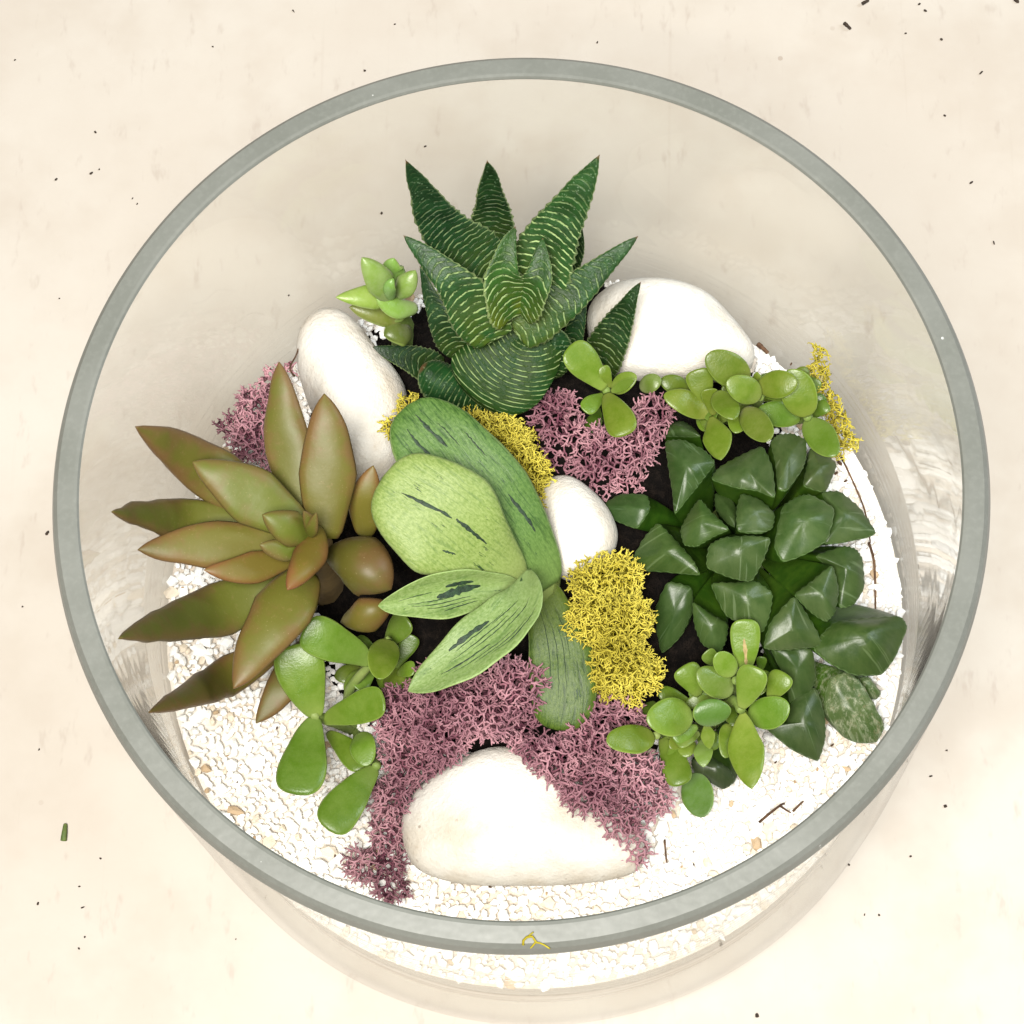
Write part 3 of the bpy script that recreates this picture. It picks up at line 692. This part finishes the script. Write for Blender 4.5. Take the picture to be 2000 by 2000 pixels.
# ---- jade sprigs
def sprig(name, data, label, foot, stems, conv, tintbase=(1, 1, 1), fill=()):
    global pl
    g0 = ground(*foot)
    plant = thing(name, g0, label, 'succulent', 'small round-leaved jade sprigs')
    for st in stems:
        tube('stem', plant, MST, [g0 - Vector((0, 0, .003))] + [P(*conv(q[0], q[1]), q[2]) for q in st], .0017, .0010, 8, 14)
    for d in data:
        (bx, by, bz), (tx, ty, tz), half = d[0], d[1], d[2]; k = dict(d[3]) if len(d) > 3 else {}
        k.setdefault('prof', 'obov'); k.setdefault('thick', .17); k.setdefault('arch', random.uniform(0, .12)); k.setdefault('cup', random.uniform(-.04, .12))
        tn = k.pop('tint', (1, 1, 1)); k['tint'] = tuple(.84 * a * b for a, b in zip(tn, tintbase)); k.setdefault('rollv', random.uniform(-.22, .22))
        b1 = conv(bx, by); t1 = conv(tx, ty)
        leaf(plant, MJ, [(*b1, bz), (*t1, tz)], half * (1.1 if k['prof'] == 'obov' else 1.0), **k)
    rf = random.Random(len(data))
    for (fx, fy, fz, sp_, cnt, hf) in fill:      # smaller lower leaves crowding round the stem
        for i in range(cnt):
            an = rf.uniform(0, 6.28); r0 = sp_ * rf.uniform(.05, .35); L = sp_ * rf.uniform(.55, 1.0)
            b1 = conv(fx + r0 * math.cos(an), fy + r0 * math.sin(an)); t1 = conv(fx + (r0 + L) * math.cos(an), fy + (r0 + L) * math.sin(an)); dz = rf.uniform(-.5, .2)
            tn = rf.uniform(.62, .95)
            leaf(plant, MJ, [(*b1, fz + dz), (*t1, fz + dz + rf.uniform(.1, .5))], hf * rf.uniform(.75, 1.2), prof='oval', thick=.17, arch=.08, cup=.05, rollv=rf.uniform(-.3, .3), tint=tuple(a * tn for a in (.95, .92, 1.0)))
    return plant
z1 = lambda x, y: (600 + .3623 * x, 250 + .3623 * y)
z4 = lambda x, y: (1100 + .3623 * x, 600 + .3623 * y)
z5 = lambda x, y: (1100 + .3623 * x, 1050 + .3623 * y)
z6 = lambda x, y: (500 + .3623 * x, 1150 + .3623 * y)
D = dict
sprig('jade_sprig', [
 ((700,300,1.6),(820,160,2.2),30,D(tint=(.75,.75,.8))), ((760,430,1.4),(850,250,1.8),20,D(tint=(.6,.65,.6))),
 ((720,270,2.4),(660,490,3.4),32,D(prof='oval')), ((640,440,1.6),(545,540,2.0),20,D(tint=(.8,.8,.9))),
 ((760,450,1.6),(855,425,2.0),18,D(tint=(.85,.9,.8))),
 ((320,695,2.2),(205,300,3.2),58), ((625,398,2.8),(255,215,3.9),47,D(arch=.15)),
 ((390,770,1.2),(590,965,1.6),32,D(tint=(.85,.9,.8))), ((560,770,1.5),(600,955,1.9),27,D(prof='oval',tint=(.9,.95,.9))),
 ((360,720,1.8),(695,590,2.7),39,D(tint=(.85,.92,.85))),
 ((315,690,2.2),(215,1110,2.9),58), ((640,955,1.6),(385,1300,2.4),48,D(tint=(1.05,1.05,1))),
 ], 'bright green round-leaved jade sprig between the bronze succulent and mauve moss', (680,1400,1.2),
 [[(340,690,1.9),(318,690,2.3)], [(500,560,1.4),(625,400,2.8)], [(640,930,1.3),(645,958,1.7)], [(600,400,1.5),(720,270,2.4)]], z6, (1, 1, 1), [(640,440,1.3,200,6,22)])
sprig('jade_sprig', [
 ((1580,1500,1.8),(1525,1640,2.2),21,D(tint=(.55,.6,.5))), ((1790,1410,2.6),(1910,1360,3.0),21,D(tint=(.9,.85,1.6),prof='oval')),
 ((1640,1400,3.1),(1600,1280,3.6),14), ((1600,1430,3.0),(1493,1535,3.4),20), ((1640,1415,3.1),(1775,1335,3.6),19,D(prof='oval',tint=(1.1,1.05,1.2))),
 ((1640,1420,3.2),(1760,1355,3.8),10,D(prof='oval')),
 ((1605,1405,3.2),(1415,1175,4.0),39,D(tint=(1.05,1.0,.9))), ((1612,1425,3.2),(1715,1660,3.8),36,D(tint=(1.1,1.02,1))),
 ], 'small jade sprig standing in mauve moss in front of the banded succulent', (1183,770,2.4), [[(1610,1420,2.6),(1612,1415,3.2)]], z1)
sprig('jade_sprig', [
 ((690,470,2.2),(522,395,2.6),20,D(prof='oval',tint=(.75,.8,.8))), ((795,572,2.4),(540,478,3.0),25,D(prof='oval',tint=(.95,.95,.9))),
 ((780,530,2.5),(715,335,3.1),30,D(tint=(.85,.85,.8))), ((900,430,2.6),(785,315,3.0),20,D(tint=(.8,.85,.8))),
 ((1280,600,2.2),(1045,555,2.6),26,D(prof='oval',tint=(.6,.75,.6))), ((1340,560,2.0),(1405,475,2.3),16,D(tint=(.5,.65,.5))),
 ((1345,590,2.0),(1430,520,2.3),18,D(tint=(.6,.75,.6))),
 ((800,580,2.6),(788,435,3.2),20,D(tint=(.9,.9,.8))), ((1000,400,3.0),(768,262,3.6),34,D(prof='oval',tint=(.88,.92,.8))),
 ((1060,470,2.6),(1200,485,2.9),13,D(tint=(.8,.9,.8))), ((1010,420,2.6),(1060,365,3.0),12),
 ((1318,592,2.9),(1215,335,3.6),35,D(prof='oval',tint=(.95,.98,.85))), ((1045,440,3.3),(1260,398,3.9),27,D(prof='oval',tint=(1.12,1.05,1.1))),
 ((835,450,3.2),(925,605,3.6),24,D(prof='oval',tint=(.98,.95,.95))), ((1065,492,3.4),(880,405,4.0),28,D(prof='oval',tint=(1.1,1.02,1.1))),
 ((800,588,2.6),(852,828,3.0),29,D(prof='drop',tint=(.85,.9,.8))), ((972,543,2.9),(1115,720,3.4),28,D(prof='oval',tint=(.95,.88,1.1))),
 ((1313,598,2.6),(1472,805,3.0),31,D(prof='oval',tint=(.75,.9,.9))),
 ], 'olive green many-leaved jade sprig in front of the broad back pebble', (1470,790,1.8),
 [[(795,580,2.3)], [(1060,480,2.6),(1062,488,3.3)], [(1290,600,2.0),(1316,594,2.8)], [(940,520,2.5)]], z4, (1, .92, .95), [(780,500,2.0,170,8,17), (980,500,2.2,190,9,18), (1220,480,2.0,170,7,18)])
sprig('jade_sprig', [
 ((500,880,1.4),(425,975,1.7),22,D(tint=(.6,.7,.55))), ((690,890,1.8),(515,825,2.1),19,D(tint=(.75,.82,.7))),
 ((900,900,2.0),(920,1020,2.3),12,D(tint=(.6,.6,.5))), ((1060,720,1.8),(1075,640,2.1),13,D(tint=(.5,.65,.5))),
 ((730,855,2.2),(645,690,2.7),31,D(tint=(.85,.92,.85))), ((850,700,2.5),(768,615,2.9),18,D(tint=(.9,.85,1))),
 ((1105,870,2.4),(1185,722,2.8),30,D(tint=(.95,.92,1.1))), ((1000,975,2.2),(1220,905,2.8),32,D(prof='oval',tint=(.9,.95,.9))),
 ((530,1080,1.5),(645,1335,1.9),34,D(tint=(.85,.95,.85))), ((690,1270,.8),(755,1505,1.1),33,D(prof='oval',tint=(.72,.85,1.4))),
 ((740,1050,2.0),(612,1120,2.3),18,D(tint=(1.1,1.02,1.4))), ((750,1090,2.0),(762,1238,2.4),20,D(prof='drop',tint=(1.2,1.08,1.6))),
 ((770,1000,2.2),(795,1135,2.5),15,D(prof='drop',tint=(1.1,1.05,1.3))), ((895,1000,2.2),(868,1185,2.5),19,D(prof='oval',tint=(.9,.9,.9))),
 ((720,1010,2.2),(595,1090,2.4),20,D(tint=(.9,.95,.9))), ((490,1070,2.8),(238,1105,3.6),32,D(prof='oval')),
 ((700,955,2.7),(448,985,3.4),38,D(prof='oval')), ((918,832,3.0),(715,722,3.5),29,D(prof='oval',tint=(.98,.95,1.3))),
 ((922,745,3.2),(825,625,3.7),24,D(prof='oval',tint=(1.12,1.02,1.2))),
 ((982,730,2.9),(980,438,3.6),37,D(tint=(1,1,.95),label='leaf with a dry tan scar',scars=[(.1,.12,-.05,.62,.20)],scarmat=MDRY)), ((962,922,3.2),(1042,696,3.9),36,D(tint=(1.05,1.0,1.0))),
 ((800,1015,3.2),(795,868,3.6),38,D(prof='oval',tint=(.75,.88,1.5))), ((964,940,2.9),(1012,1355,3.4),37,D(prof='drop',tint=(1.02,1.03,1.1))),
 ], 'jade sprig with crowded pale round leaves at the front right beside white gravel', (1400,1400,.8),
 [[(900,880,2.4),(962,930,3.1)], [(780,930,2.2)], [(560,1040,1.6),(500,1068,2.8)], [(920,800,2.4),(930,770,3.2)]], z5, (1, 1, 1), [(880,860,2.0,210,11,19), (700,1020,1.4,190,8,18)])

# ------------------------------------------------------------------ moss
def moss(spheres, mat, label, name, d, r, group, curl=.3, tips=1.0, zscale=.8, seed=1, deg=3):
    """reindeer moss: a net of forked strands through a lumpy volume, d = mesh width, r = strand radius"""
    rnd = random.Random(seed); G3 = lambda: Vector((rnd.gauss(0, 1), rnd.gauss(0, 1), rnd.gauss(0, 1)))
    sp = [(P(x, y, h, .0935), rad * mpp(P(x, y, h))) for x, y, h, rad in spheres]
    def inside(p):
        best = 9
        for c, rr in sp:
            q = p - c; q.z /= zscale; best = min(best, q.length / rr)
        return best
    lo = Vector([min(c[i] - rr for c, rr in sp) for i in range(3)]); hi = Vector([max(c[i] + rr for c, rr in sp) for i in range(3)])
    cell = {}; nodes = []
    vol = (hi.x - lo.x) * (hi.y - lo.y) * (hi.z - lo.z)
    for _ in range(int(vol / d ** 3 * 14)):
        p = Vector([rnd.uniform(lo[i], hi[i]) for i in range(3)])
        if p.z < ZG + .0005 or math.hypot(p.x, p.y) > .093: continue
        q = inside(p) + noise.noise(p * 130) * .30
        if q > 1 or q < .12: continue
        key = tuple(int(math.floor(p[i] / d)) for i in range(3)); ok = True
        for dx in (-1, 0, 1):
            for dy in (-1, 0, 1):
                for dz in (-1, 0, 1):
                    for j in cell.get((key[0]+dx, key[1]+dy, key[2]+dz), ()):
                        if (nodes[j][0] - p).length < d * .78: ok = False
        if ok: cell.setdefault(key, []).append(len(nodes)); nodes.append((p, q))
    vs = []; fs = []; tone = []; SID = 5
    def run(pts, rad, ton):    # one strand through pts
        n0 = len(vs); X = None
        for i, p in enumerate(pts):
            T = (pts[min(i+1, len(pts)-1)] - pts[max(i-1, 0)])
            if T.length < 1e-7: T = Vector((0, 0, 1))
            T.normalize(); X = T.orthogonal().normalized() if X is None else (X - T * X.dot(T)).normalized(); Y = T.cross(X)
            for k in range(SID):
                an = 2 * math.pi * k / SID; vs.append(p + (X * math.cos(an) + Y * math.sin(an)) * rad[i]); tone.append(ton[i])
        for i in range(len(pts) - 1):
            for k in range(SID): j = (k+1) % SID; fs.append((n0+i*SID+k, n0+i*SID+j, n0+(i+1)*SID+j, n0+(i+1)*SID+k))
        fs.append(tuple(n0 + (len(pts)-1)*SID + k for k in range(SID)))
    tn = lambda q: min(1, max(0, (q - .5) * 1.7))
    done = set()
    for i, (p, q) in enumerate(nodes):
        key = tuple(int(math.floor(p[a_] / d)) for a_ in range(3)); near = []
        for dx in (-2, -1, 0, 1, 2):
            for dy in (-2, -1, 0, 1, 2):
                for dz in (-2, -1, 0, 1, 2):
                    for j in cell.get((key[0]+dx, key[1]+dy, key[2]+dz), ()):
                        if j != i: near.append(((nodes[j][0] - p).length, j))
        near.sort()
        for L, j in near[:deg]:
            if L > d * 1.9 or (min(i, j), max(i, j)) in done: continue
            done.add((min(i, j), max(i, j))); b_, qb = nodes[j]
            o1 = G3() * L * curl * .4; o2 = G3() * L * curl * .4
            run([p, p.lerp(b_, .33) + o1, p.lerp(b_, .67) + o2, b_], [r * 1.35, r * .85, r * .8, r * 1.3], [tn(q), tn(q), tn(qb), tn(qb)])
        if q > .62:
            c = min(sp, key=lambda e: (e[0] - p).length / e[1])[0]; out = (p - c).normalized()
            for _ in range(rnd.choice((1, 2, 2))):
                dr = (out + G3() * .55).normalized(); L = d * rnd.uniform(.35, .75); e = p + dr * L
                if math.hypot(e.x, e.y) > .0935 or e.z < ZG: continue
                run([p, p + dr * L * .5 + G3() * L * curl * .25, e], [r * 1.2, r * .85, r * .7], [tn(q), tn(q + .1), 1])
                for _f in range(2):
                    d2 = (dr + G3() * .7).normalized(); L2 = d * rnd.uniform(.25, .5)
                    run([e, e + d2 * L2 * .6 + G3() * L2 * curl * .2, e + d2 * L2], [r * .8, r * .6, r * .3], [.9, 1, 1])
    o = mesh(name, vs, fs, mat)
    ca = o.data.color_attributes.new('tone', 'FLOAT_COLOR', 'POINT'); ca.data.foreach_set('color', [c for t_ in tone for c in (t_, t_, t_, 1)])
    center(o); return tag(o, label, 'moss', group)
PU = dict(mat=MPU, name='mauve_moss', d=.0021, r=.00027, curl=.35, zscale=1.0, group='mauve reindeer moss clumps')
YE = dict(mat=MYE, name='yellow_moss', d=.0018, r=.00018, curl=.8, zscale=1.0, group='yellow reindeer moss cushions')
moss([(790,1400,1.6,62),(860,1430,2.0,66),(940,1385,2.5,66),(1000,1345,2.9,56),(860,1350,2.0,60),(800,1480,1.3,62),(770,1560,.9,48),(760,1630,.6,45),(745,1690,.4,42),(710,1690,.4,36),(765,1735,.3,32),(1035,1330,2.9,34),(1010,1415,1.7,45)],
     label='largest mauve moss clump sweeping down the left side of the front pebble', seed=3, **PU)
moss([(1050,1462,1.9,36),(1090,1490,2.1,52),(1150,1450,2.2,60),(1155,1525,2.2,62),(1220,1520,2.0,62),(1275,1550,1.5,42),(1215,1595,1.8,46),(1240,1655,1.2,32),(1190,1410,2.0,48),(1225,1400,1.9,40)],
     label='mauve moss clump lying over the right shoulder of the front pebble', seed=4, **PU)
moss([(1085,805,2.4,45),(1110,850,2.3,45),(1090,890,2.2,35),(1175,890,2.3,62),(1225,880,2.3,55),(1280,810,2.4,38),(1250,850,2.4,45),(1170,940,2.0,38),(1225,935,2.0,36)],
     label='mauve moss clump under the small jade sprig near the middle pebble', seed=5, **PU)
moss([(510,800,1.8,45),(500,860,2.0,50),(540,890,2.0,42),(455,835,1.6,30),(430,828,1.4,16),(535,745,1.4,30),(565,715,1.2,14)],
     label='mauve moss clump behind the bronze succulent at the left glass', seed=6, **PU)
moss([(925,850,2.6,48),(985,870,2.9,60),(1025,930,2.9,55),(1045,990,2.7,50),(1000,1000,2.8,35),(1065,1040,2.4,26),(800,810,2.6,34),(765,835,2.4,24)],
     label='yellow moss cushion tucked behind the strap-leaf succulent', seed=7, **YE)
moss([(1170,1140,3.0,60),(1205,1130,3.0,50),(1165,1210,3.2,62),(1210,1220,3.2,62),(1215,1290,3.0,62),(1255,1320,2.6,40),(1190,1330,2.7,38),(1235,1350,2.4,30)],
     label='yellow moss cushion standing right of the middle pebble', seed=8, **YE)
moss([(1608,675,2.0,24),(1612,715,1.8,30),(1625,765,1.6,32),(1640,810,1.3,34),(1660,850,1.0,30),(1640,870,.8,24),(1590,740,1.6,24)],
     label='yellow moss strip along the right glass behind the jade sprig', seed=9, **YE)

# ------------------------------------------------------------------ crumbs, twigs, scraps
def lump(name, c, sx, sy, sz, rz, mat):
    q = Matrix.Rotation(rz, 3, 'Z'); vs = []
    for v in ICO_V:
        k = random.uniform(.6, 1.2); p = q @ Vector((v.x * sx * k, v.y * sy * k, v.z * sz * k)); vs.append(p + Vector((0, 0, sz * .8)))
    o = mesh(name, vs, ICO_F, mat, None, False); o.location = c; return o
Q1 = lambda x, y: (x / 1.932, y / 1.932); Q2 = lambda x, y: (1000 + x / 1.932, y / 1.932)
Q3 = lambda x, y: (x / 1.932, 1000 + y / 1.932); Q4 = lambda x, y: (1000 + x / 1.932, 1000 + y / 1.932)
crumbs = [(Q1(360,500),5),(Q1(375,640),5),(Q1(345,655),6),(Q1(213,678),8),(Q1(500,750),5),(Q1(518,770),4),(Q1(225,1127),4),(Q1(57,227),5),(Q1(1376,267),5),(Q1(803,177),4),(Q1(1490,92),4),(Q1(1107,42),5),
 (Q1(1605,553),6),(Q1(1440,805),6),(Q1(1090,1115),4),
 (Q2(1537,17),6),(Q2(1560,42),5),(Q2(1485,127),5),(Q2(1620,150),6),(Q2(1770,276),7),(Q2(1633,437),5),(Q2(1733,690),7),(Q2(1818,917),6),(Q2(322,160),4),(Q2(1905,5),9),
 (Q3(178,80),7),(Q3(85,358),4),(Q3(148,897),6),(Q3(380,1308),5),(Q3(300,1413),5),(Q3(143,1478),5),(Q3(312,1493),6),(Q3(320,1605),5),(Q3(298,1648),5),(Q3(890,1612),4),
 (Q4(1635,1110),8),(Q4(1580,997),5),(Q4(1640,900),5),(Q4(1505,1300),5),(Q4(1270,1330),5),(Q4(925,1900),9),(Q4(1330,1520),5),(Q4(1385,1520),5)]
for (x, y), s in crumbs:
    p = PT(x, y, 0); k = s * .5 * mpp(p) * 1.25
    tag(lump('soil_crumb', p, k * random.uniform(.8, 1.5), k * random.uniform(.5, .9), k * .5, random.uniform(0, 3.1), MCR),
        'tiny dark soil crumb lying on the cream table top', 'crumb', 'soil crumbs on the table')
def strand(name, pts, r, mat, label, cat, forks=(), table=False, group=None):
    vs = []
    o = tube(name, None, mat, pts, r, r * .6, 6, 10)
    if forks:
        me = o.data; V = [v.co.copy() for v in me.vertices]; F = [tuple(p.vertices) for p in me.polygons]; bpy.data.objects.remove(o)
        for f in forks:
            o2 = tube('x', None, mat, f, r * .8, r * .45, 6, 6); n0 = len(V)
            V += [v.co.copy() for v in o2.data.vertices]; F += [tuple(n0 + i for i in p.vertices) for p in o2.data.polygons]; bpy.data.objects.remove(o2)
        o = mesh(name, V, F, mat)
    center(o); return tag(o, label, cat, group)
T0 = lambda x, y, z=.0006: PT(x, y, z)
strand('leaf_fragment', [T0(*Q3(240,1240)), T0(*Q3(243,1210), .0012), T0(*Q3(247,1178))], .0009, MLF, 'small dried green leaf scrap on the table left of the bowl', 'leaf scrap')
strand('dry_twig', [T0(*Q2(1255,88)), T0(*Q2(1265,97), .001), T0(*Q2(1278,110))], .0006, MCR, 'short dark twig bit on the table above the bowl', 'twig')
strand('dry_twig', [T0(*Q2(1322,14)), T0(*Q2(1332,8), .001), T0(*Q2(1345,2))], .0006, MCR, 'dark twig bit at the very top edge of the table view', 'twig')
zt = H + .0002
strand('yellow_moss_scrap', [PT(1022,1846,zt-.0006), PT(1024,1833,zt), PT(1040,1829,zt+.0006), PT(1046,1840,zt+.0004), PT(1058,1843,zt), PT(1074,1853,zt-.001)], .00030, MYE,
       'thin yellow moss scrap lying on the front of the glass rim', 'moss scrap', [[PT(1030,1830,zt), PT(1040,1822,zt+.0004), PT(1041,1821,zt)], [PT(1046,1840,zt), PT(1040,1848,zt-.0004), PT(1036,1852,zt-.0008)]])
GP = lambda x, y, h=.15: P(x, y, h * .6 if h < .5 else h)
strand('dry_twig', [GP(*Q4(932,1172)), GP(*Q4(975,1135),.25), GP(*Q4(1015,1105),.25), GP(*Q4(1028,1100))], .00042, MTW, 'forked brown twig on the gravel at the front right', 'twig',
       [[GP(*Q4(1010,1108),.22), GP(*Q4(1035,1125),.2), GP(*Q4(1052,1135))], [GP(*Q4(1060,1130),.2), GP(*Q4(1095,1095),.2), GP(*Q4(1130,1072))]])
strand('dry_twig', [GP(1642,890,.3), GP(1668,945,.3), GP(1690,1000,.25), GP(1700,1060,.2)], .00032, MTW, 'long dark twig along the right glass beside the dark wedge leaves', 'twig')
strand('dry_twig', [GP(1697,1060,.2), GP(1706,1090,.3), GP(1709,1130,.2), GP(1710,1200,.15)], .00042, MTW, 'brown twig on white gravel between dark leaves and the right glass', 'twig')
strand('dry_twig', [GP(1480,672,.3), GP(1492,682,.35), GP(1500,690,.3)], .0007, MTW, 'small dark twig bit beside the broad back pebble', 'twig')
strand('dry_twig', [GP(575,735,1.8), GP(566,718,2.0), GP(578,695,2.1), GP(585,672,1.8)], .0003, MTW, 'thin curved dark twig against the tall white pebble', 'twig')
strand('dry_twig', [GP(1298,1640,.2), GP(1300,1665,.25), GP(1303,1690,.15)], .0003, MTW, 'short upright brown twig among gravel right of the front pebble', 'twig')
bits = [(Q4(1068,1020),8,MTAN),(Q4(1152,972),9,MTAN),(Q4(995,945),6,MTW),(Q4(1208,880),7,MTW),(Q4(1122,1075),6,MTW),(Q4(685,1330),5,MTW),(Q4(640,1340),6,MTAN),(Q4(965,1140),5,MTW),
 (Q3(690,285),6,MTAN),(Q3(720,598),6,MTAN),(Q3(908,955),6,MTAN),(Q3(895,1020),5,MTW),(Q3(1168,1262),6,MTAN),(Q3(1265,1298),6,MTW),(Q3(960,1230),8,MTAN),(Q3(860,920),5,MTAN),(Q3(795,840),5,MTAN),(Q3(1045,815),6,MTW),
 (Q3(1850,1415),7,MTW),(Q3(1915,1410),8,MTW),(Q4(80,1400),9,MTW),(Q4(130,1440),7,MTAN),((1545,712),7,MTW),((1640,905),11,MTW),((1652,940),10,MTW),((1632,925),9,MTW),((1683,1195),12,MTW),((1560,722),7,MTW)]
for (x, y), s, mt in bits:
    p = P(x, y, .1); k = s * .5 * mpp(p)
    tag(lump('bark_bit', p, k * 1.3, k * .7, k * .6, random.uniform(0, 3.1), mt), 'tiny brown bark bit lying among the white gravel', 'bark bit', 'bark bits in the gravel')
